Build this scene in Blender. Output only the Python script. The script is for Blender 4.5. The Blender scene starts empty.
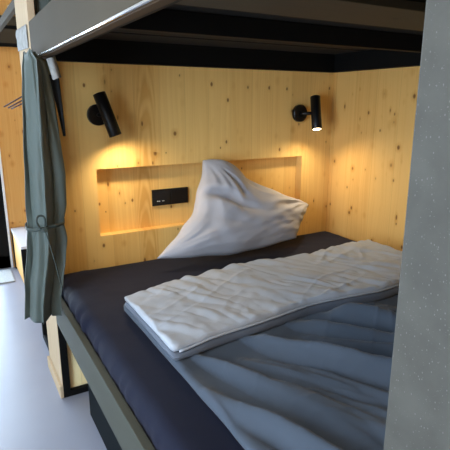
import bpy, bmesh, math, random
from mathutils import Vector, noise, Matrix
random.seed(4)
S = bpy.context.scene
C = S.collection
PI = math.pi

# ------------------------------------------------------------------ helpers
def obj(name, bm, mat, parent=None, smooth=False):
    me = bpy.data.meshes.new(name)
    bmesh.ops.recalc_face_normals(bm, faces=bm.faces[:])
    bm.to_mesh(me); bm.free()
    if smooth:
        for p in me.polygons: p.use_smooth = True
    me.materials.append(mat)
    o = bpy.data.objects.new(name, me); C.objects.link(o)
    if parent is not None:
        o.parent = parent
    return o

def thing(name, label, cat, loc=(0, 0, 0), group=None):
    o = bpy.data.objects.new(name, None); C.objects.link(o)
    o.empty_display_size = .05
    o.location = loc
    o['label'] = label; o['category'] = cat
    if group: o['group'] = group
    return o

def tag(o, label, cat, group=None, kind=None):
    o['label'] = label; o['category'] = cat
    if group: o['group'] = group
    if kind: o['kind'] = kind
    return o

def struct(o):
    o['kind'] = 'structure'; return o

def local(o, root):
    """mesh was modelled in world coordinates: shift it into the root's frame"""
    l = root.location
    o.data.transform(Matrix.Translation(-l)); return o

def bx(bm, a, b, bev=0, seg=2):
    x0, y0, z0 = [min(p, q) for p, q in zip(a, b)]; x1, y1, z1 = [max(p, q) for p, q in zip(a, b)]
    t = bmesh.new()
    v = [t.verts.new(p) for p in ((x0,y0,z0),(x1,y0,z0),(x1,y1,z0),(x0,y1,z0),(x0,y0,z1),(x1,y0,z1),(x1,y1,z1),(x0,y1,z1))]
    for f in ((3,2,1,0),(4,5,6,7),(0,1,5,4),(1,2,6,5),(2,3,7,6),(3,0,4,7)): t.faces.new([v[i] for i in f])
    if bev: bmesh.ops.bevel(t, geom=t.edges[:], offset=bev, segments=seg, affect='EDGES', profile=.6)
    me = bpy.data.meshes.new('tmp'); t.to_mesh(me); t.free(); bm.from_mesh(me); bpy.data.meshes.remove(me)
    return bm

def box(a, b, bev=0, seg=2): return bx(bmesh.new(), a, b, bev, seg)

def rings(bm, pts, radii, n=20, cap=True, axis=None):
    """tube of rings through pts"""
    pts = [Vector(p) for p in pts]; prev = None
    if not isinstance(radii, (list, tuple)): radii = [radii]*len(pts)
    up = None
    for i, p in enumerate(pts):
        a = pts[max(0, i-1)]; b = pts[min(len(pts)-1, i+1)]
        d = (b-a)
        if axis is not None: d = axis.copy()
        if d.length < 1e-7: d = (pts[-1]-pts[0])
        d.normalize()
        if up is None:
            up = Vector((0,0,1)) if abs(d.z) < .9 else Vector((1,0,0))
        s = d.cross(up).normalized(); up = s.cross(d).normalized()
        r = [bm.verts.new(p + (s*math.cos(2*PI*k/n) + up*math.sin(2*PI*k/n))*radii[i]) for k in range(n)]
        if prev:
            for k in range(n): bm.faces.new((prev[k], prev[(k+1)%n], r[(k+1)%n], r[k]))
        elif cap: bm.faces.new(r)
        prev = r
    if cap: bm.faces.new(prev)
    return bm

def grid(bm, nu, nv, fn, flip=False):
    V = [[bm.verts.new(fn(i/nu, j/nv)) for j in range(nv+1)] for i in range(nu+1)]
    for i in range(nu):
        for j in range(nv):
            q = (V[i][j], V[i+1][j], V[i+1][j+1], V[i][j+1])
            bm.faces.new(q[::-1] if flip else q)
    return V

def sstep(a, b, x):
    t = max(0., min(1., (x-a)/(b-a))); return t*t*(3-2*t)

def interp(tab, x):
    if x <= tab[0][0]: return tab[0][1]
    for (a, p), (b, q) in zip(tab, tab[1:]):
        if x <= b:
            t = (x-a)/(b-a); t = t*t*(3-2*t)*.5 + t*.5
            return p + (q-p)*t
    return tab[-1][1]

def ns(x, y, z=0.): return noise.noise(Vector((x, y, z)))

# ------------------------------------------------------------------ materials
def mat(name, col, rough=.5, metal=0., bump=0., bscale=200., spec=.5, sheen=0., var=0., vscale=8., emit=None, estr=0., bstretch=(1,1,1)):
    m = bpy.data.materials.new(name); m.use_nodes = True
    nt = m.node_tree; N = nt.nodes; L = nt.links
    b = N['Principled BSDF']
    b.inputs['Base Color'].default_value = (*col, 1); b.inputs['Roughness'].default_value = rough
    b.inputs['Metallic'].default_value = metal; b.inputs['Specular IOR Level'].default_value = spec
    if sheen:
        b.inputs['Sheen Weight'].default_value = sheen; b.inputs['Sheen Roughness'].default_value = .5
    tc = N.new('ShaderNodeTexCoord')
    if var:
        n = N.new('ShaderNodeTexNoise'); n.inputs['Scale'].default_value = vscale; n.inputs['Detail'].default_value = 5
        L.new(tc.outputs['Object'], n.inputs['Vector'])
        r = N.new('ShaderNodeValToRGB')
        r.color_ramp.elements[0].position = .3; r.color_ramp.elements[1].position = .7
        r.color_ramp.elements[0].color = (*[c*(1-var) for c in col], 1); r.color_ramp.elements[1].color = (*[min(1, c*(1+var)) for c in col], 1)
        L.new(n.outputs['Fac'], r.inputs['Fac']); L.new(r.outputs['Color'], b.inputs['Base Color'])
    if bump:
        mp = N.new('ShaderNodeMapping'); mp.inputs['Scale'].default_value = bstretch
        L.new(tc.outputs['Object'], mp.inputs['Vector'])
        n = N.new('ShaderNodeTexNoise'); n.inputs['Scale'].default_value = bscale; n.inputs['Detail'].default_value = 3
        L.new(mp.outputs['Vector'], n.inputs['Vector'])
        bp = N.new('ShaderNodeBump'); bp.inputs['Strength'].default_value = bump; bp.inputs['Distance'].default_value = .002
        L.new(n.outputs['Fac'], bp.inputs['Height']); L.new(bp.outputs['Normal'], b.inputs['Normal'])
    if emit:
        b.inputs['Emission Color'].default_value = (*emit, 1); b.inputs['Emission Strength'].default_value = estr
    return m

def wood(name, h='X', v='Z', light=(.62,.36,.13), dark=(.46,.22,.06), board=.125, knot=(.16,.05,.012), off=(0,0), kdens=.75, rough=.5, flame=None, spec=.35):
    """three-layer spruce board: lamellas side by side, long grain, scattered knots"""
    m = bpy.data.materials.new(name); m.use_nodes = True
    nt = m.node_tree; N = nt.nodes; L = nt.links; B = N['Principled BSDF']
    B.inputs['Roughness'].default_value = rough; B.inputs['Specular IOR Level'].default_value = spec
    tc = N.new('ShaderNodeTexCoord'); sp = N.new('ShaderNodeSeparateXYZ'); L.new(tc.outputs['Object'], sp.inputs[0])
    def M(op, a, b=None, c=None):
        n = N.new('ShaderNodeMath'); n.operation = op
        for i, q in enumerate((a, b, c)):
            if q is None: continue
            if isinstance(q, (int, float)): n.inputs[i].default_value = q
            else: L.new(q, n.inputs[i])
        return n.outputs[0]
    H = M('ADD', sp.outputs[h], off[0]); V = M('ADD', sp.outputs[v], off[1])
    def XYZ(a, b, c=0.):
        n = N.new('ShaderNodeCombineXYZ')
        for i, q in enumerate((a, b, c)):
            if isinstance(q, (int, float)): n.inputs[i].default_value = q
            else: L.new(q, n.inputs[i])
        return n.outputs[0]
    bi = M('FLOOR', M('DIVIDE', H, board))
    wn = N.new('ShaderNodeTexWhiteNoise'); wn.noise_dimensions = '1D'; L.new(bi, wn.inputs['W'])
    br = wn.outputs['Value']
    # grain, warped
    wrp = N.new('ShaderNodeTexNoise'); wrp.inputs['Scale'].default_value = 1; wrp.inputs['Detail'].default_value = 2
    L.new(XYZ(M('MULTIPLY', H, 9), M('MULTIPLY', V, 1.6), M('MULTIPLY', br, 30)), wrp.inputs['Vector'])
    w = M('MULTIPLY', M('SUBTRACT', wrp.outputs['Fac'], .5), .055)
    Hw = M('ADD', H, w)
    g = N.new('ShaderNodeTexNoise'); g.inputs['Scale'].default_value = 1; g.inputs['Detail'].default_value = 4
    L.new(XYZ(M('MULTIPLY', Hw, 85), M('MULTIPLY', V, 1.3), M('MULTIPLY', br, 50)), g.inputs['Vector'])
    # ring lines
    rg = M('SINE', M('MULTIPLY', M('ADD', Hw, M('MULTIPLY', br, .3)), 420))
    rg = M('MULTIPLY', M('ADD', rg, 1), .5)
    # knots
    def knots(sh, sv, rad, seed, dens):
        vo = N.new('ShaderNodeTexVoronoi'); vo.inputs['Scale'].default_value = 1; vo.inputs['Randomness'].default_value = .95
        L.new(XYZ(M('MULTIPLY', H, sh), M('MULTIPLY', V, sv), seed), vo.inputs['Vector'])
        cs = N.new('ShaderNodeSeparateColor'); L.new(vo.outputs['Color'], cs.inputs[0])
        on = M('LESS_THAN', cs.outputs[0], dens)
        rr = M('MULTIPLY', M('ADD', M('MULTIPLY', cs.outputs[1], .8), .35), rad)
        d = M('DIVIDE', vo.outputs['Distance'], rr)
        k = N.new('ShaderNodeMapRange'); k.interpolation_type = 'SMOOTHSTEP'
        k.inputs['From Min'].default_value = .55; k.inputs['From Max'].default_value = 1.25
        k.inputs['To Min'].default_value = 1; k.inputs['To Max'].default_value = 0
        L.new(d, k.inputs['Value'])
        halo = N.new('ShaderNodeMapRange'); halo.interpolation_type = 'SMOOTHSTEP'
        halo.inputs['From Min'].default_value = .8; halo.inputs['From Max'].default_value = 3.2
        halo.inputs['To Min'].default_value = 1; halo.inputs['To Max'].default_value = 0
        L.new(d, halo.inputs['Value'])
        return M('MULTIPLY', k.outputs[0], on), M('MULTIPLY', halo.outputs[0], on)
    k1, h1 = knots(11, 8.3, .105, 3.3, kdens)
    k3, h3 = knots(19, 7.1, .11, 27.9, kdens*.5)
    k2, h2 = knots(24, 15, .15, 11.7, kdens*.5)
    kk = M('MINIMUM', M('ADD', M('ADD', k1, k3), k2), 1); hh = M('MINIMUM', M('ADD', M('ADD', h1, h3), M('MULTIPLY', h2, .5)), 1)
    def mix(fac, a, b, mode='MIX'):
        n = N.new('ShaderNodeMix'); n.data_type = 'RGBA'; n.blend_type = mode
        if isinstance(fac, (int, float)): n.inputs[0].default_value = fac
        else: L.new(fac, n.inputs[0])
        for i, q in ((6, a), (7, b)):
            if isinstance(q, tuple): n.inputs[i].default_value = (*q, 1)
            else: L.new(q, n.inputs[i])
        return n.outputs[2]
    gr = N.new('ShaderNodeMapRange'); gr.inputs['From Min'].default_value = .36; gr.inputs['From Max'].default_value = .72
    L.new(g.outputs['Fac'], gr.inputs['Value'])
    fac = M('ADD', M('MULTIPLY', gr.outputs[0], .38), M('MULTIPLY', M('SUBTRACT', br, .5), .45))
    fac = M('ADD', fac, M('MULTIPLY', rg, .07))
    fac = M('ADD', fac, M('MULTIPLY', hh, .55))
    if flame:   # a heart board with reddish arched figure
        fx, fw = flame
        dd = M('DIVIDE', M('ABSOLUTE', M('SUBTRACT', H, fx)), fw)
        inb = M('LESS_THAN', dd, 1)
        arc = M('SINE', M('MULTIPLY', M('ADD', M('ADD', M('MULTIPLY', M('MULTIPLY', dd, dd), .35), M('MULTIPLY', w, 8)), M('MULTIPLY', V, .6)), 60))
        fall = M('SUBTRACT', 1, dd)
        fac = M('ADD', fac, M('MULTIPLY', M('MULTIPLY', inb, fall), M('ADD', .5, M('MULTIPLY', arc, .5))))
    fac = M('MAXIMUM', M('MINIMUM', fac, 1), 0)
    col = mix(fac, light, dark)
    # fine dark joint between lamellas
    fr = M('FRACT', M('DIVIDE', H, board))
    jn = M('MULTIPLY', M('LESS_THAN', fr, .012), .35)
    col = mix(jn, col, tuple(c*.6 for c in dark))
    col = mix(M('MULTIPLY', kk, .85), col, knot)
    L.new(col, B.inputs['Base Color'])
    bp = N.new('ShaderNodeBump'); bp.inputs['Strength'].default_value = .12; bp.inputs['Distance'].default_value = .001
    L.new(g.outputs['Fac'], bp.inputs['Height']); L.new(bp.outputs['Normal'], B.inputs['Normal'])
    return m

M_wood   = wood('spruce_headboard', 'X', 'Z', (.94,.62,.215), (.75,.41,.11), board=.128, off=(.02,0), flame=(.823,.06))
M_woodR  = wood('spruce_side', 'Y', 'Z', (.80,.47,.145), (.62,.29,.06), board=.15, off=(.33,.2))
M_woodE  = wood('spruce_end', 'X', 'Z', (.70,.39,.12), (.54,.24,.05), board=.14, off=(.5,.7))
M_woodP  = wood('spruce_post', 'Y', 'Z', (.50,.38,.25), (.40,.28,.16), board=.3, off=(.1,0), kdens=.12, rough=.85, spec=.04)
M_woodU  = wood('spruce_underbed', 'X', 'Z', (.90,.76,.42), (.80,.60,.28), board=.25, off=(.1,0), kdens=.3)
M_woodC  = wood('spruce_ceiling', 'X', 'Y', (.70,.38,.11), (.52,.23,.05), board=.14)
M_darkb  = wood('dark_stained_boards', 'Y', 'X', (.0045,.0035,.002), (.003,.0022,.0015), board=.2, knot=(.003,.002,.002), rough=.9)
M_darkl  = wood('dark_stained_lit_board', 'Y', 'X', (.026,.021,.011), (.014,.011,.007), board=.3, knot=(.003,.002,.002), rough=.7)  # lighter copy of the deck boards, dim light on it painted into the colour
M_greyl  = mat('grey_laminate', (.066,.054,.038), .8, spec=.05, var=.05, vscale=4, bump=.05, bscale=300)
M_band   = mat('brown_edge_band', (.06,.034,.016), .7, spec=.1)
M_rail   = mat('grey_rail_laminate', (.052,.053,.040), .6, spec=.2, var=.04, vscale=5, bump=.05, bscale=300)
M_black  = mat('black_powder_coated_steel', (.005,.005,.005), .65, bump=.08, bscale=500, spec=.1)
M_lampb  = mat('matt_black_lamp', (.005,.005,.0055), .4, spec=.35)
M_alu    = mat('brushed_aluminium', (.80,.80,.79), .2, metal=1.0)
M_sheet  = mat('dark_cotton_sheet', (.0048,.0064,.0190), .75, spec=.12, sheen=.05, bump=.25, bscale=900)
M_duv    = mat('slate_blue_cotton', (.056,.072,.098), .8, spec=.2, sheen=.1, bump=.2, bscale=900, var=.05, vscale=5)
M_fold   = mat('light_grey_cotton', (.37,.40,.45), .8, sheen=.1, bump=.2, bscale=900, var=.03, vscale=6)
M_hem    = mat('slate_hem_cotton', (.10,.12,.16), .8, sheen=.15, bump=.2, bscale=900)
M_pil    = mat('pillow_cotton', (.40,.395,.43), .8, sheen=.15, bump=.2, bscale=900)
M_curt   = mat('sage_grey_curtain_fabric', (.075,.098,.088), .55, sheen=.1, spec=.4, bump=.1, bscale=700)
M_curtd  = mat('dark_green_curtain_fabric', (.03,.038,.03), .7, sheen=.2)
M_strap  = mat('curtain_tie_fabric', (.035,.048,.042), .7)
M_tape   = mat('white_tape', (.30,.295,.28), .8, spec=.05, var=.2, vscale=60, bump=.5, bscale=60)
M_white  = mat('white_lacquer', (.80,.80,.80), .35)
M_ceil   = mat('pale_ceiling', (.62,.61,.58), .8)
M_bench  = mat('white_bench_top', (.62,.64,.70), .35)
M_mat    = mat('pale_grey_doormat', (.33,.36,.38), .9, bump=.8, bscale=250, var=.15, vscale=90)
M_dark   = mat('dark_drawer', (.004,.006,.007), .7, spec=.06)
M_wire   = mat('dark_red_wire', (.03,.008,.01), .5)
M_print  = mat('white_print', (.75,.75,.75), .6)
M_plastic= mat('black_plastic', (.008,.008,.009), .3)

# scratched grey post
def scratched():
    m = bpy.data.materials.new('scratched_grey_panel'); m.use_nodes = True
    nt = m.node_tree; N = nt.nodes; L = nt.links; B = N['Principled BSDF']
    B.inputs['Roughness'].default_value = .6; B.inputs['Specular IOR Level'].default_value = .2
    tc = N.new('ShaderNodeTexCoord')
    n1 = N.new('ShaderNodeTexNoise'); n1.inputs['Scale'].default_value = 30; n1.inputs['Detail'].default_value = 6
    L.new(tc.outputs['Object'], n1.inputs['Vector'])
    r1 = N.new('ShaderNodeValToRGB'); e = r1.color_ramp.elements
    e[0].position = .35; e[0].color = (.052,.049,.041,1); e[1].position = .7; e[1].color = (.066,.063,.053,1)
    L.new(n1.outputs['Fac'], r1.inputs['Fac'])
    col = r1.outputs['Color']
    for k, (sc, thr) in enumerate((((260,260,170), .12), ((700,900,260), .13), ((420,260,900), .13))):
        mp = N.new('ShaderNodeMapping'); mp.inputs['Scale'].default_value = sc; mp.inputs['Rotation'].default_value = (.5*k, 0, 0); mp.inputs['Location'].default_value = (k*3.1, k, 0)
        L.new(tc.outputs['Object'], mp.inputs['Vector'])
        vo = N.new('ShaderNodeTexVoronoi'); vo.inputs['Scale'].default_value = 1; L.new(mp.outputs[0], vo.inputs['Vector'])
        cs = N.new('ShaderNodeSeparateColor'); L.new(vo.outputs['Color'], cs.inputs[0])
        a = N.new('ShaderNodeMath'); a.operation = 'LESS_THAN'; a.inputs[1].default_value = .22; L.new(cs.outputs[0], a.inputs[0])
        b = N.new('ShaderNodeMath'); b.operation = 'LESS_THAN'; b.inputs[1].default_value = thr*1.1; L.new(vo.outputs['Distance'], b.inputs[0])
        c = N.new('ShaderNodeMath'); c.operation = 'MULTIPLY'; L.new(a.outputs[0], c.inputs[0]); L.new(b.outputs[0], c.inputs[1])
        d = N.new('ShaderNodeMath'); d.operation = 'MULTIPLY'; d.inputs[1].default_value = .10; L.new(c.outputs[0], d.inputs[0])
        mx = N.new('ShaderNodeMix'); mx.data_type = 'RGBA'; L.new(d.outputs[0], mx.inputs[0]); L.new(col, mx.inputs[6]); mx.inputs[7].default_value = (.5,.5,.49,1)
        col = mx.outputs[2]
    L.new(col, B.inputs['Base Color'])
    return m
M_scr = scratched()

# floor: sealed screed
def floor_mat():
    m = bpy.data.materials.new('sealed_grey_screed'); m.use_nodes = True
    nt = m.node_tree; N = nt.nodes; L = nt.links; B = N['Principled BSDF']
    B.inputs['Roughness'].default_value = .36; B.inputs['Specular IOR Level'].default_value = .6
    tc = N.new('ShaderNodeTexCoord')
    n = N.new('ShaderNodeTexNoise'); n.inputs['Scale'].default_value = 2.2; n.inputs['Detail'].default_value = 7
    L.new(tc.outputs['Object'], n.inputs['Vector'])
    r = N.new('ShaderNodeValToRGB'); e = r.color_ramp.elements
    e[0].position = .3; e[0].color = (.225,.235,.29,1); e[1].position = .75; e[1].color = (.26,.27,.325,1)
    L.new(n.outputs['Fac'], r.inputs['Fac']); L.new(r.outputs['Color'], B.inputs['Base Color'])
    return m
M_floor = floor_mat()

def glass_mat():
    m = bpy.data.materials.new('window_glass'); m.use_nodes = True
    N = m.node_tree.nodes; L = m.node_tree.links; N.clear()
    o = N.new('ShaderNodeOutputMaterial'); t = N.new('ShaderNodeBsdfTransparent'); g = N.new('ShaderNodeBsdfGlossy')
    g.inputs['Roughness'].default_value = .02; t.inputs['Color'].default_value = (.95,.97,.97,1)
    x = N.new('ShaderNodeMixShader'); x.inputs[0].default_value = .07
    L.new(t.outputs[0], x.inputs[1]); L.new(g.outputs[0], x.inputs[2]); L.new(x.outputs[0], o.inputs[0])
    return m
M_glass = glass_mat()
M_dglass = mat('dark_door_glass', (.03,.045,.06), .08, spec=.6)

# ------------------------------------------------------------------ dimensions
X0 = .312           # corridor face of the bed rails
XR = 1.935          # right wall
YE = 1.94           # end wall
XL = -1.55          # window wall
YB = -3.9
ZC = 2.6
CAMZ = 1.30

# ------------------------------------------------------------------ setting
struct(obj('floor', box((XL-.2, YB-.2, -.1), (XR+.2, YE+.2, 0)), M_floor))
struct(obj('ceiling', box((XL-.2, YB-.2, ZC), (XR+.2, YE+.2, ZC+.1)), M_ceil))
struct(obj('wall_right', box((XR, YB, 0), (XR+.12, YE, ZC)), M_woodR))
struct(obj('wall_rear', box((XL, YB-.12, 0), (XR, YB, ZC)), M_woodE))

# end wall with a door opening left of x=.335
DX0, DX1, DZ = -1.35, .335, 2.12
w = bmesh.new()
bx(w, (DX1, YE, 0), (XR, YE+.12, ZC)); bx(w, (XL, YE, 0), (DX0, YE+.12, ZC)); bx(w, (DX0, YE, DZ), (DX1, YE+.12, ZC))
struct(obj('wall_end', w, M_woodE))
d = bmesh.new()
bx(d, (DX0+.0, YE+.015, .0), (DX0+.09, YE+.075, DZ)); bx(d, (DX1-.105, YE+.015, 0), (DX1-.016, YE+.075, DZ))
bx(d, (DX0, YE+.015, 0), (DX1-.016, YE+.075, .10)); bx(d, (DX0, YE+.015, DZ-.09), (DX1-.016, YE+.075, DZ))
door = struct(obj('door_1', d, M_black))
obj('door_glass', box((DX0+.09, YE+.035, .10), (DX1-.105, YE+.05, DZ-.09)), M_glass, door)
struct(obj('trim_1', box((DX1-.016, YE-.012, 0), (DX1, YE+.08, DZ), .002), M_white))

# window wall: piers, sill, lintel
WZ0, WZ1 = .06, 2.42
wins = [(-2.5, -1.0)]
w = bmesh.new()
bx(w, (XL-.15, YB, 0), (XL, YE, WZ0)); bx(w, (XL-.15, YB, WZ1), (XL, YE, ZC))
ys = [YB] + [q for a in wins for q in a] + [YE]
for a, b in zip(ys[::2], ys[1::2]): bx(w, (XL-.15, a, WZ0), (XL, b, WZ1))
struct(obj('wall_left', w, M_white))
for i, (a, b) in enumerate(wins):
    f = bmesh.new(); xa, xb = XL-.09, XL-.03
    bx(f, (xa, a, WZ0), (xb, a+.05, WZ1)); bx(f, (xa, b-.05, WZ0), (xb, b, WZ1))
    bx(f, (xa, a+.05, WZ0), (xb, b-.05, WZ0+.05)); bx(f, (xa, a+.05, WZ1-.05), (xb, b-.05, WZ1))
    o = struct(obj('window_%d' % (i+1), f, M_black))
    obj('pane', box((XL-.065, a+.05, WZ0+.05), (XL-.055, b-.05, WZ1-.05)), M_glass, o)

# headboard wall with a recessed niche
NX0, NX1, NZ0, NZ1, ND = .560, 1.729, .703, 1.015, .052
w = bmesh.new()
xa = X0+.028
bx(w, (xa, 0, 0), (NX0, .16, ZC)); bx(w, (NX1, 0, 0), (XR, .16, ZC))
bx(w, (NX0, 0, 0), (NX1, .16, NZ0)); bx(w, (NX0, 0, NZ1), (NX1, .16, ZC)); bx(w, (NX0, ND, NZ0), (NX1, .16, NZ1))
bmesh.ops.remove_doubles(w, verts=w.verts[:], dist=1e-5)
struct(obj('wall_back', w, M_wood))
# front strip of panelling below the mattress, seen through the bed's end frame
struct(obj('trim_2', box((X0+.035, -.10, .03), (1.2, -.08, .36)), M_woodU))
# foot-end partition
struct(obj('wall_front', box((X0+.045, -2.03, 0), (XR, -1.99, ZC)), M_woodE))

# wooden end post of the partition, with strip of white tape
t = thing('wooden_post', 'pale spruce post of the bunk partition, white tape near its top, behind the tied curtain', 'post', (X0+.02, .05, 0))
local(obj('post_body', box((X0, -.118, 0), (X0+.026, .20, ZC), .002), M_woodP, t), t)
bm = bmesh.new()
def tp(u, v):
    z = 1.515 + v*.085; y = -.085 + u*.285
    return Vector((X0-.0025-.0025*abs(ns(y*25, z*25, 3))*2, y+.003*ns(z*30, 1, 0), z + .012*(u-.5)))
grid(bm, 24, 12, tp)
o = local(obj('tape_wrap', bm, M_tape, t, True), t); o['label'] = 'white tape wrap'
so = o.modifiers.new('s', 'SOLIDIFY'); so.thickness = .0015; so.offset = 1
struct(obj('baseboard_left', box((X0-.012, -.118, 0), (X0-.0005, .20, .06), .002), M_woodP))

# ------------------------------------------------------------------ bunk bed
YF = -1.894
bed = thing('bunk_bed', 'steel bunk bed frame with grey side rail below and dark underside above', 'bunk bed', (1.1, -1.0, 0))
def part(name, bm, m, label=None, sm=False, root=None):
    r = root or bed
    o = local(obj(name, bm, m, r, sm), r)
    if label: o['label'] = label
    return o
part('side_rail', box((X0, YF, .373), (X0+.024, -.121, .507), .002), M_rail, 'grey lower side rail')
part('side_board', box((X0, YF, 1.4675), (X0+.026, -.121, 1.597), .002), M_greyl, 'grey upper side board')
part('curtain_track', rings(bmesh.new(), [(X0-.002, YF, 1.4640), (X0-.002, -.125, 1.4640)], .0034, 16), M_alu, 'bright aluminium curtain track', True)
part('edge_band', box((X0+.004, YF, 1.4585), (X0+.0275, -.125, 1.4672), .001), M_band, 'brown edge band under the side board')
# black end frame by the headboard: post, floor bar, second upright
part('steel_post', box((X0+.002, -.1205, 0), (X0+.034, -.090, .372), .002), M_black)
part('floor_bar', box((X0+.034, -.1205, 0), (1.7, -.101, .028), .002), M_black)
part('steel_post', box((.440, -.1205, .028), (.47, -.1015, .37), .002), M_black)
# lower bed deck
part('bed_deck', box((X0+.026, YF, .40), (XR-.005, -.13, .425)), M_darkb)
# upper deck: ledgers on the walls, cross bars, boards
part('ledger', box((X0+.04, -.045, 1.470), (XR-.006, -.002, 1.590), .002), M_black)
part('ledger', box((XR-.045, YF, 1.470), (XR-.002, -.047, 1.590), .002), M_black)
part('ledger', box((X0+.028, YF, 1.470), (X0+.062, -.047, 1.561), .002), M_black)
part('cross_bar', box((X0+.062, -.80, 1.500), (XR-.047, -.768, 1.56), .002), M_black)
part('cross_bar', box((X0+.062, -1.60, 1.500), (XR-.047, -1.568, 1.56), .002), M_black)
for k in range(8):
    y1 = -.05-k*.23
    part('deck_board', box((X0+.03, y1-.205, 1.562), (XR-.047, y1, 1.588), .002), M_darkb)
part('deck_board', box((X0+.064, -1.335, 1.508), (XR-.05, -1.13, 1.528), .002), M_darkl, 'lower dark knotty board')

# foreground grey post
o = obj('grey_post', box((X0, -2.06, 0), (X0+.026, -1.896, ZC), .0015), M_scr)
tag(o, 'scratched grey bunk post standing close in the right foreground', 'post')

# ------------------------------------------------------------------ mattress
def roundslab(x0, x1, y0, y1, z0, z1, r, nx, ny, fz, name, m, root=None, side=None, puff=0.):
    """closed soft slab: rounded rim, top displaced by fz(x,y); side(x,y,z,nx,ny) pushes the rim"""
    bm = bmesh.new()
    K = 7; prof = []
    h = z1-z0; rr = min(r, h/2)
    for k in range(K+1):
        a = PI/2*k/K; prof.append((rr*(1-math.cos(a)) , z1-rr+rr*math.sin(a)))   # inset, z  (k=0 side .. k=K top)
    lowp = [(rr*(1-math.cos(PI/2*k/K)), z0+rr-rr*math.sin(PI/2*k/K)) for k in range(K+1)]
    def cell(i, j, top):
        u = i/nx; v = j/ny
        x = x0+rr+(x1-x0-2*rr)*u; y = y0+rr+(y1-y0-2*rr)*v
        return x, y
    top = [[None]*(ny+1) for _ in range(nx+1)]; bot = [[None]*(ny+1) for _ in range(nx+1)]
    for i in range(nx+1):
        for j in range(ny+1):
            x, y = cell(i, j, True)
            top[i][j] = bm.verts.new((x, y, z1+fz(x, y))); bot[i][j] = bm.verts.new((x, y, z0))
    for i in range(nx):
        for j in range(ny):
            bm.faces.new((top[i][j], top[i+1][j], top[i+1][j+1], top[i][j+1]))
            bm.faces.new((bot[i][j], bot[i][j+1], bot[i+1][j+1], bot[i+1][j]))
    loop = [(i, 0, 0, -1) for i in range(nx)] + [(nx, j, 1, 0) for j in range(ny)] + [(i, ny, 0, 1) for i in range(nx, 0, -1)] + [(0, j, -1, 0) for j in range(ny, 0, -1)]
    def nrm(i, j):
        a = (-1 if i == 0 else 1 if i == nx else 0); b = (-1 if j == 0 else 1 if j == ny else 0)
        v = Vector((a, b)); return v.normalized()
    rimsteps = [(rr*(math.cos(PI/2*k/K)), rr*math.sin(PI/2*k/K)) for k in range(K-1, -1, -1)]
    cols = []
    for (i, j, _, _) in loop:
        x, y = cell(i, j, True); n = nrm(i, j); f = fz(x, y)
        c = [top[i][j]]
        for (o_, zz) in rimsteps:
            z = z1-rr+zz+f*(.3+.7*zz/rr)
            s = side(x, y, z) if side else 0
            c.append(bm.verts.new((x+n.x*(o_+s*o_/rr), y+n.y*(o_+s*o_/rr), z)))
        for (o_, zz) in rimsteps[::-1]:
            z = z0+rr-zz
            s = side(x, y, z) if side else 0
            c.append(bm.verts.new((x+n.x*(o_+s*o_/rr), y+n.y*(o_+s*o_/rr), z)))
        c.append(bot[i][j]); cols.append(c)
    for a, b in zip(cols, cols[1:]+cols[:1]):
        for k in range(len(a)-1):
            bm.faces.new((a[k], a[k+1], b[k+1], b[k]))
    return obj(name, bm, m, root, True)

def m_top(x, y):
    e = .004*ns(x*2.2, y*2.2, 1)
    # wrinkles by the head end corner and the open side
    e += .004*max(0, ns(x*26+y*9, y*3, 2))*sstep(.75, .4, x)
    e += .003*abs(ns(x*5-y*2, y*12+x*6, 5))
    return e
def m_side(x, y, z):
    return .004*ns(y*38, z*5, 7)*(1+1.5*sstep(-1.1, -.4, y)) + .002*ns(y*90, z*10, 9)
mattress = roundslab(X0+.028, XR-.004, -1.98, -.006, .427, .562, .045, 90, 110, m_top, 'mattress', M_sheet, None, m_side)
tag(mattress, 'thick mattress under a dark navy fitted sheet', 'mattress')

# ------------------------------------------------------------------ duvet
def ridged(v): return 1-abs(v)*2
def d_top(x, y):
    # long pulls running from the fold down towards the foot end, fanning to the right
    a = math.radians(-66)+.25*(x-.9)
    u = (x-.5)*math.cos(a) + (y+1.0)*math.sin(a); w = -(x-.5)*math.sin(a) + (y+1.0)*math.cos(a)
    w += .028*ns(u*2, w*3, 4)
    e = .095*abs(ns(u*.8, w*11, 8))
    w2 = w+.010*ns(u*5, w*5, 9)
    e += .062*abs(ns(u*1.3, w2*17, 3))
    e += .024*abs(ns(u*4, w2*34, 14))*(.6+ns(u*3, w*4, 2))
    e -= .042
    for (b, s_, k_) in ((-.6, 21, .020), (.5, 25, .016)):     # thin cross creases
        u2 = x*math.cos(b)-y*math.sin(b); w2 = x*math.sin(b)+y*math.cos(b)+.02*ns(x*7, y*7, s_)
        n_ = 1-abs(ns(u2*2.2, w2*13, s_))*6
        if n_ > 0: e += k_*.35*n_*n_*max(0, ns(u2*2, w2*3, s_+2)+.25)
    e += .012*ns(x*2.4, y*2.4, 17) + .012
    edge = sstep(.47, .56, x)
    return max(-.02, e-.016)*(.35+.65*edge) + .012*sstep(.47, .75, x)
duv = thing('duvet', 'slate grey duvet with its lighter top turned back across the bed', 'duvet', (1.1, -1.2, .565))
def d_side(x, y, z): return .006*ns(x*6, y*6, 5)
o = local(roundslab(.475, 1.80, -1.93, -.56, .567, .602, .016, 230, 250, lambda x, y: d_top(x, y)*(1-.9*sstep(-1.09, -.99, y)), 'duvet_body', M_duv, duv, d_side), duv)
def f_base(x, y):
    return .012*sstep(.48, .62, x)+.010*ns(x*2.2, y*3, 31)
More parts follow.
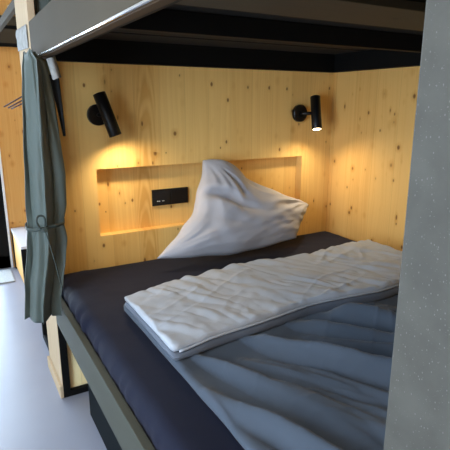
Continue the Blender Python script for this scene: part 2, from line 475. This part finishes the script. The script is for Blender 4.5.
def f_top(x, y):
    e = f_base(x, y)
    # creases crossing the band on a slant
    a = math.radians(-62)
    u = x*math.cos(a)+y*math.sin(a); w = -x*math.sin(a)+y*math.cos(a); w += .02*ns(u*5, w*5, 6)
    e += .016*abs(ns(u*2.6, w*9, 33))+.014*abs(ns(u*5, w*19, 34))-.008
    a = math.radians(20)
    u = x*math.cos(a)+y*math.sin(a); w = -x*math.sin(a)+y*math.cos(a); w += .03*ns(u*4, w*4, 7)
    n_ = 1-abs(ns(u*2.5, w*9, 35))*5
    if n_ > 0: e += .007*n_*n_*max(0, ns(u*3, w*4, 2)+.3)
    e += .003*ns(x*28, y*28, 36)
    return e
def skew(o, root, f):
    for v in o.data.vertices:
        p = v.co + root.location
        p.y += f(p.x, p.y); v.co = p - root.location
def f_side(x, y, z): return .008*ns(x*5, y*5, 3)
bend = lambda x, y: interp([(.47,0),(.7,.03),(1.0,.065),(1.3,.03),(1.6,.075),(1.8,.07)], x)*(1 if y > -.8 else .75)
lo = local(roundslab(.470, 1.755, -1.040, -.600, .600, .620, .0115, 120, 40, f_base, 'turned_back_underside', M_hem, duv, f_side), duv); lo['label'] = 'slate underside of the turned back layer'
skew(lo, duv, bend)
hi = local(roundslab(.472, 1.750, -1.026, -.590, .6195, .6435, .0125, 240, 90, f_top, 'turned_back_top', M_fold, duv, f_side), duv); hi['label'] = 'light grey turned back layer'
skew(hi, duv, bend)
# stitched seam beads along the front edge of the light layer
bm = bmesh.new()
pts = []
for k in range(90):
    x = .49+1.25*k/89; y = -1.030+bend(x, -.99)
    pts.append((x, y-.004, .627+f_base(x, -.985)*.8))
rings(bm, pts, .0035, 6)
local(obj('seam', bm, M_fold, duv, True), duv)

# ------------------------------------------------------------------ pillow
# four soft corners: bottom left, bottom right, right, top
def pillow():
    A = Vector((1.080, -.035, 1.030)); B = Vector((.745, -.225, .628)); Cc = Vector((1.50, -.265, .628)); Dd = Vector((1.735, -.075, .745))
    N_ = (B-A).cross(Cc-A).normalized()
    if N_.y > 0: N_ = -N_
    def curve(P, Q, sag, wob, seed):
        d = (Q-P); perp = d.cross(N_).normalized()
        mid = (A+B+Cc+Dd)/4
        if (mid-(P+Q)/2).dot(perp) < 0: perp = -perp
        return lambda t: P + d*t + perp*(sag*math.sin(PI*t) + wob*ns(t*5, seed, 0)*math.sin(PI*t))
    cAB = curve(A, B, .055, .02, 1); cBC = curve(B, Cc, -.030, .012, 2); cDC = curve(Dd, Cc, .012, .01, 3); cAD0 = curve(A, Dd, .012, .015, 4)
    up_ = Vector((.35, 0, .93))
    cAD = lambda t: cAD0(t) + up_*.045*math.sin(PI*min(1, t/.34))
    def patch(u, v):  # u: A->D / B->C ; v: A->B / D->C
        top = cAD(u); bot = cBC(u); l = cAB(v); r = cDC(v)
        return (1-v)*top + v*bot + (1-u)*l + u*r - ((1-u)*(1-v)*A + u*(1-v)*Dd + (1-u)*v*B + u*v*Cc)
    bm = bmesh.new(); n = 72
    def crease(u, v):
        e = 0
        # radiating from the top corner and from the right corner, dents in the middle
        r = math.hypot(u, v); a = math.atan2(v, u+1e-6)
        e += .020*ridged(ns(a*4.2, r*1.5, 5))*math.exp(-((r-.28)/.26)**2)
        r2 = math.hypot(1-u, v*.8); a2 = math.atan2(v, 1-u+1e-6)
        e += .013*ridged(ns(a2*3.2, r2*2, 6))*math.exp(-((r2-.25)/.25)**2)
        r3 = math.hypot(u, 1-v); a3 = math.atan2(1-v, u+1e-6)
        e += .010*ridged(ns(a3*3.2, r3*2, 7))*math.exp(-((r3-.25)/.25)**2)
        # deep fold from below the peak running right
        dl = (v-.34-.15*u); e -= .055*math.exp(-(dl/.045)**2)*math.exp(-((u-.22)/.18)**2)
        e += .010*ns(u*4, v*4, 8) + .0045*ns(u*11, v*11, 9)
        return e
    def th(u, v):
        s = (max(0, math.sin(PI*u))*max(0, math.sin(PI*v)))
        return s**.44
    F = grid(bm, n, n, lambda u, v: patch(u, v) + N_*(.105*th(u, v) + crease(u, v)*min(1, th(u, v)*1.6)), False)
    G = grid(bm, n, n, lambda u, v: patch(u, v) - N_*(.050*th(u, v)), True)
    bmesh.ops.remove_doubles(bm, verts=bm.verts[:], dist=.0003)
    for v in bm.verts:
        v.co.y = min(v.co.y, -.006 if v.co.z > 1.0 or v.co.z < .72 else .02)
        v.co.z = max(v.co.z, .574 + .25*max(0, v.co.z-.574))if v.co.z < .574 else v.co.z
    return obj('pillow', bm, M_pil, None, True)
tag(pillow(), 'rumpled light grey pillow leaning in the headboard niche', 'pillow')

# ------------------------------------------------------------------ curtain
def curtain(root, name, m, z0, z1, left, right, yc, amp, folds, seed, gather=None, bottom=0.):
    bm = bmesh.new(); NU, NV = 150, 90
    def fn(u, v):
        z = z0 + (z1-z0)*v
        if v < .2: z += bottom*math.sin(u*PI*3.3+.5)*(1-v/.2)
        if v > .9: z += .012*ns(u*7, 2, seed)*(v-.9)*10
        xl = interp(left, z); xr = interp(right, z)
        g = gather(z) if gather else 1
        ph = 2*PI*folds*u + .9*ns(u*3, z*1.1, seed)+ .5*ns(u*2, z*3, seed+3)
        x = xl + (xr-xl)*(u + .055*math.sin(2*ph)*g)
        a = amp*(.55+.45*ns(u*4, seed*1.3, 2)*2)*g
        # thick in the middle, wrapping back at both sides like a gathered bundle
        y = yc - .045*math.sin(PI*u)*(.6+.4*g) + a*math.sin(ph)
        y += .010*ns(u*6+z*2, z*2.2, seed+9) + .004*ns(u*12+z*4, z*7, seed+5)
        return Vector((x, y, z))
    grid(bm, NU, NV, fn)
    o = local(obj(name, bm, m, root, True), root)
    s = o.modifiers.new('s', 'SOLIDIFY'); s.thickness = .0022; s.offset = 0
    return o
cu = thing('curtain', 'sage grey privacy curtain gathered and tied at the bunk entrance', 'curtain', (.26, -.3, .48))
left  = [(.48,.170),(.62,.184),(.78,.208),(.862,.216),(.93,.216),(1.1,.226),(1.3,.240),(1.42,.250),(1.48,.262)]
right = [(.48,.305),(.56,.308),(.62,.322),(.72,.338),(.80,.349),(.862,.343),(.93,.355),(1.05,.360),(1.18,.352),(1.28,.346),(1.38,.340),(1.445,.334),(1.466,.301),(1.48,.298)]
gth = lambda z: 1-.45*math.exp(-((z-.862)/.05)**2)
curtain(cu, 'curtain_panel', M_curt, .487, 1.476, left, right, -.285, .034, 1.7, 5, gth, .006)
# inner layer of the gathered bundle, folded behind
curtain(cu, 'curtain_lining', M_curt, .49, 1.458, [(z, x+.012) for z, x in left], [(z, min(x-.004, .303 if z < .56 or z > 1.4 else 9)) for z, x in right], -.235, .026, 3.4, 11, gth, .005)
# tie strap round the bundle, bow loop and hanging end
bm = bmesh.new(); pts = []
for k in range(41):
    a = 2*PI*k/40
    pts.append(Vector((.279+.068*math.cos(a), -.285+.082*math.sin(a), .862+.008*math.cos(a)+.003*math.sin(3*a))))
prev = None
for p in pts:
    n = Vector((p.x-.279, p.y+.285, 0)).normalized()
    r = [bm.verts.new(p+Vector((0,0,.006))), bm.verts.new(p+n*.003+Vector((0,0,.006))), bm.verts.new(p+n*.003-Vector((0,0,.006))), bm.verts.new(p-Vector((0,0,.006)))]
    if prev:
        for q in range(4): bm.faces.new((prev[q], prev[(q+1)%4], r[(q+1)%4], r[q]))
    prev = r
local(obj('tie_strap', bm, M_strap, cu, True), cu)
def ribbon(pts, w, name):
    bm = bmesh.new()
    rings(bm, pts, w, 8)
    return local(obj(name, bm, M_strap, cu, True), cu)
kx, ky, kz = .262, -.372, .858
lp = [(kx, ky, kz), (kx-.016, ky-.008, kz+.012), (kx-.026, ky-.012, kz+.032), (kx-.024, ky-.012, kz+.050), (kx-.012, ky-.010, kz+.056), (kx+.000, ky-.010, kz+.050), (kx+.003, ky-.008, kz+.03), (kx+.001, ky-.004, kz+.012), (kx, ky, kz)]
def smoothp(P, m=5):
    P = [Vector(p) for p in P]; out = []
    for i in range(len(P)-1):
        a = P[max(0, i-1)]; b = P[i]; c = P[i+1]; d_ = P[min(len(P)-1, i+2)]
        for k in range(m):
            t = k/m
            out.append(.5*((2*b)+(-a+c)*t+(2*a-5*b+4*c-d_)*t*t+(-a+3*b-3*c+d_)*t*t*t))
    out.append(P[-1]); return out
ribbon(smoothp(lp), .0038, 'bow_loop')
ribbon(smoothp([(kx, ky, kz), (kx+.010, ky-.012, kz-.05), (kx+.022, ky-.006, kz-.11), (kx+.034, ky-.002, kz-.18), (kx+.044, ky+.004, kz-.235)]), .0023, 'tie_end')
o = local(obj('tie_knot', box((kx-.010, ky-.009, kz-.009), (kx+.011, ky+.014, kz+.010), .004), M_strap, cu, True), cu)
# white fastening strip at the top corner
bm = bmesh.new()
P0 = Vector((.338, -.350, 1.455)); P1 = Vector((.354, -.350, 1.386))
def fs(u, v):
    p = P0.lerp(P1, v); return p + Vector((.030*(u-.5)*1.0, -.012*math.sin(PI*u), .010*(u-.5)+.002*ns(u*4, v*6, 1)))
grid(bm, 8, 14, fs)
o = local(obj('fastening_strip', bm, M_tape, cu, True), cu); o['label'] = 'white fastening strip'
s = o.modifiers.new('s', 'SOLIDIFY'); s.thickness = .002

bm = bmesh.new()  # thin black strip tapering down the curtain's right edge
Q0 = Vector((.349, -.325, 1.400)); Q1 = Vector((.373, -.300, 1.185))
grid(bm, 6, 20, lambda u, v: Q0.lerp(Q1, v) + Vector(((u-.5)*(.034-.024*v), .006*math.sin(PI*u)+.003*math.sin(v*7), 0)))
o = local(obj('dark_strip', bm, M_black, cu, True), cu); o['label'] = 'black tapered strip'
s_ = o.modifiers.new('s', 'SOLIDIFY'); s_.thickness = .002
# dark curtain of the upper bunk
uc = thing('curtain', 'dark green rumpled curtain of the upper bunk, seen above the grey board', 'curtain', (.40, -.2, 1.6))
curtain(uc, 'curtain_panel', M_curtd, 1.602, 2.45, [(1.6,.345),(2.45,.345)], [(1.6,.62),(2.45,.62)], -.09, .030, 4.3, 21, None, .0)
sp = local(obj('steel_rod', rings(bmesh.new(), [(.343, -.09, 2.46), (1.9, -.09, 2.46)], .012, 12), M_black, uc), uc)

# ------------------------------------------------------------------ wall lamps
def wall_lamp(x, z, tilt, dx, label, yaw=-.20):
    t = thing('wall_lamp', label, 'lamp', (x, 0, z), 'black spot lamps on the headboard')
    local(obj('base_plate', rings(bmesh.new(), [(x, -.0005, z), (x, -.018, z), (x, -.0215, z), (x, -.022, z)], [.046, .046, .043, .035], 40), M_lampb, t, False), t)
    cx = x+dx; cy = -.080
    local(obj('arm', rings(bmesh.new(), [(x, -.02, z), (x, -.038, z), (x+dx*.4, -.052, z), (cx-.012, cy, z)], .009, 14), M_lampb, t, True), t)
    ax = Vector((math.sin(tilt), yaw, -math.cos(tilt))).normalized()
    c = Vector((cx, cy, z+.002)); h = .094; r = .0272
    top = c-ax*h; bt = c+ax*h
    bm = bmesh.new()
    # closed top with bevel, hollow mouth
    rings(bm, [top, top+ax*.0001, top+ax*.002, bt-ax*.001, bt, bt, bt-ax*.007], [.015, r-.003, r, r, r-.0008, r-.003, r-.004], 40, cap=False, axis=ax)
    bm.verts.ensure_lookup_table(); bm.faces.new(bm.verts[:40])
    local(obj('lamp_shade', bm, M_lampb, t, True), t)
    o = local(obj('lens', rings(bmesh.new(), [bt-ax*.006, bt-ax*.003], [r-.0042, r-.0042], 32), M_lens, t), t); o['label'] = 'glowing warm lens'
    L = bpy.data.lights.new('spot_beam', 'SPOT'); L.energy = LAMP_W; L.color = (1, .80, .52)
    L.spot_size = math.radians(165); L.spot_blend = 1.0; L.shadow_soft_size = .018
    lo = bpy.data.objects.new('spot_beam', L); C.objects.link(lo); lo.parent = t
    lo.location = (bt+ax*.004) - t.location
    lo.rotation_euler = (-ax).to_track_quat('Z', 'Y').to_euler()
    return t
LAMP_W = 7.0
M_lens = mat('lamp_lens', (.9,.8,.6), .4, emit=(1,.74,.42), estr=6)
wall_lamp(.580, 1.254, math.radians(16), .022, 'black spot lamp tilted sideways on the left side of the headboard')
wall_lamp(1.694, 1.250, math.radians(-11), .056, 'black upright spot lamp near the right corner of the headboard', -.38)

# ------------------------------------------------------------------ socket
t = thing('wall_socket', 'black double wall socket panel inside the headboard niche', 'socket', (.925, ND, .868))
sx0, sx1, sz0, sz1 = .838, 1.033, .808, .889
local(obj('frame', box((sx0, ND-.009, sz0), (sx1, ND-.0002, sz1), .002), M_plastic, t), t)
for k in range(2):
    xa_ = sx0+.006+k*.095
    bm = bmesh.new(); bx(bm, (xa_, ND-.0115, sz0+.006), (xa_+.090, ND-.009, sz1-.006), .001)
    local(obj('insert', bm, M_plastic, t), t)
bm = bmesh.new()
for (a, b) in ((.861, .867), (.869, .877), (.888, .892), (.894, .900)):
    bx(bm, (a, ND-.0122, .829), (b, ND-.0114, .833))
o = local(obj('printed_marks', bm, M_print, t), t); o['label'] = 'tiny white printed marks'

# ------------------------------------------------------------------ drawer box under the bed
t = thing('storage_box', 'black open storage box on the floor beneath the bed', 'box', (.75, -.9, 0))
bm = bmesh.new()
a0, a1, b0, b1, hh = .386, 1.25, -1.70, -.303, .20
bx(bm, (a0, b0, .004), (a1, b1, .016)); bx(bm, (a0, b0, .016), (a0+.012, b1, hh)); bx(bm, (a1-.012, b0, .016), (a1, b1, hh))
bx(bm, (a0+.012, b0, .016), (a1-.012, b0+.012, hh)); bx(bm, (a0+.012, b1-.012, .016), (a1-.012, b1, hh))
local(obj('box_body', bm, M_dark, t), t)
bm = bmesh.new()
bm.free()
for x in (a0+.05, a1-.05):
    for y in (b0+.05, b1-.05): local(obj('glide', rings(bmesh.new(), [(x, y, 0), (x, y, .0045)], .012, 12), M_plastic, t), t)
o = local(obj('corner_glint', box((a0-.003, b1-.012, .010), (a0-.0003, b1-.001, .020), .0008), M_alu, t), t); o['label'] = 'small bright chip for a corner glint'  # bright chip standing in for a highlight on the box corner

# ------------------------------------------------------------------ next bay and end wall
# black steel foot frame beyond the partition
f = thing('steel_frame', 'black steel foot frame standing on the floor behind the wooden post', 'frame', (.345, .40, 0))
local(obj('upright', box((.332, .515, 0), (.362, .545, .82), .002), M_black, f), f)
local(obj('upright', box((.332, .205, .03), (.362, .233, .82), .002), M_black, f), f)
local(obj('floor_bar', box((.332, .205, 0), (.362, .514, .03), .002), M_black, f), f)
local(obj('top_bar', box((.332, .234, .79), (.362, .514, .82), .002), M_black, f), f)

# low bench against the end wall
BX, BY0, BY1, BZ = .345, 1.32, YE-.012, .335
b = thing('bench', 'low bench with white top, wooden side and black frame against the end wall', 'bench', (.8, 1.6, 0))
local(obj('bench_top', box((BX, BY0, BZ-.018), (1.4, BY1, BZ), .002), M_bench, b), b)
for y in (BY0+.0, BY1-.035):
    for x in (BX, 1.365): local(obj('leg', box((x, y, 0), (x+.035, y+.035, BZ-.018), .001), M_black, b), b)
local(obj('side_panel', box((BX+.008, BY0+.035, .02), (BX+.022, BY1-.035, BZ-.018)), M_woodE, b), b)['label'] = 'wooden side panel'
local(obj('front_panel', box((BX+.035, BY0+.012, .02), (1.365, BY0+.024, BZ-.018)), M_black, b), b)['label'] = 'black front panel'

o = obj('doormat', box((-.45, 1.575, 0), (.305, 1.875, .012), .004), M_mat)
tag(o, 'pale grey doormat on the floor in front of the glazed door', 'doormat')

# boards of the bunk above the end wall bench
eb = thing('loft_board', 'grey loft boards edged in black, high across the wooden end wall', 'board', (1.0, 1.9, 1.73))
local(obj('lower_board', box((.1, 1.90, 1.735), (XR-.01, 1.932, 1.835)), M_greyl, eb), eb)
local(obj('upper_board', box((.1, 1.90, 1.858), (XR-.01, 1.932, 1.925)), M_greyl, eb), eb)
local(obj('edge_strip', box((.1, 1.892, 1.712), (XR-.01, 1.932, 1.735)), M_black, eb), eb)
local(obj('edge_strip', box((.1, 1.892, 1.835), (XR-.01, 1.932, 1.858)), M_black, eb), eb)
o = obj('loft_side_board', box((X0, .201, 1.70), (X0+.022, 1.887, 1.738), .002), M_greyl)
tag(o, 'grey loft side board running back from the post at top left', 'board')

# hook rack on the far face of the partition
hk = thing('hook_rack', 'hook rack with three slim dark rods sticking out left of the curtain', 'hook', (.38, .161, 1.33))
local(obj('back_plate', box((.345, .1605, 1.27), (.43, .166, 1.40), .001), M_black, hk), hk)
for (ax_, az_, bx_, bz_) in ((.350, 1.352, .236, 1.287), (.350, 1.335, .253, 1.282), (.350, 1.320, .266, 1.278)):
    local(obj('rod', rings(bmesh.new(), [(ax_, .167, az_-.002), (.342, .24, az_-.004), (.327, .275, az_-.012), (bx_, .30, bz_)], .0032, 10), M_wire, hk, True), hk)
hk2 = thing('hook_rack', 'upper hook rack with slim rods, high up left of the taped post', 'hook', (.47, 1.9, 1.86))
local(obj('back_plate', box((.49, 1.925, 1.93), (.60, 1.939, 2.00), .001), M_alu, hk2), hk2)
for k in range(3):
    z_ = 1.985-k*.022
    local(obj('rod', rings(bmesh.new(), [(.55, 1.926, z_), (.53, 1.88, z_), (.47+.012*k, 1.84, z_-.035)], .005, 8), M_black, hk2, True), hk2)

# ------------------------------------------------------------------ light
W = bpy.data.worlds.new('sky'); S.world = W; W.use_nodes = True
bg = W.node_tree.nodes['Background']; bg.inputs['Color'].default_value = (.68,.82,1,1); bg.inputs['Strength'].default_value = 10.0
L = bpy.data.lights.new('door_portal', 'AREA'); L.shape = 'RECTANGLE'; L.size = DX1-DX0-.2; L.size_y = DZ-.2; L.cycles.is_portal = True
o = bpy.data.objects.new('door_portal', L); C.objects.link(o)
o.location = ((DX0+DX1)/2, YE+.005, DZ/2); o.rotation_euler = (-PI/2, 0, 0)
for (a, b) in wins:
    L = bpy.data.lights.new('window_portal', 'AREA'); L.shape = 'RECTANGLE'; L.size = b-a-.1; L.size_y = WZ1-WZ0-.1
    L.cycles.is_portal = True
    o = bpy.data.objects.new('window_portal', L); C.objects.link(o)
    o.location = (XL+.01, (a+b)/2, (WZ0+WZ1)/2); o.rotation_euler = (PI/2, 0, -PI/2)
# warm recessed ceiling lamps in the corridor
M_dl = mat('downlight_lens', (.9,.85,.75), .4, emit=(1,.80,.55), estr=6)
for i, y in enumerate((-3.2, -1.6)):
    t = thing('ceiling_light', 'round warm ceiling light over the corridor, %s' % ('behind the viewer', 'halfway along the bunk', 'past the curtain')[i], 'lamp', (-.5, y, ZC), 'round corridor ceiling lights')
    local(obj('trim_ring', rings(bmesh.new(), [(-.5, y, ZC), (-.5, y, ZC-.018)], [.11, .105], 32), M_white, t), t)
    local(obj('diffuser', rings(bmesh.new(), [(-.5, y, ZC-.0185), (-.5, y, ZC-.021)], [.09, .09], 32), M_dl, t), t)
    L = bpy.data.lights.new('glow', 'AREA'); L.shape = 'DISK'; L.size = .17; L.energy = 6; L.color = (1,.72,.42)
    o = bpy.data.objects.new('glow', L); C.objects.link(o); o.parent = t; o.location = (0, 0, -.03)

# ------------------------------------------------------------------ camera
cd = bpy.data.cameras.new('camera'); cam = bpy.data.objects.new('camera', cd); C.objects.link(cam)
FPX = 478.
pitch = math.atan(121/FPX); yaw = math.radians(29.7)
cd.sensor_fit = 'HORIZONTAL'; cd.sensor_width = 36; cd.lens = FPX/450*36; cd.clip_start = .02
cam.location = (0, -2.15, CAMZ)
cam.rotation_euler = (PI/2-pitch, 0, -yaw)
S.camera = cam
S.view_settings.view_transform = 'Standard'; S.view_settings.look = 'None'; S.view_settings.gamma = 1
S.view_settings.exposure = 0.5
S.view_settings.use_curve_mapping = False
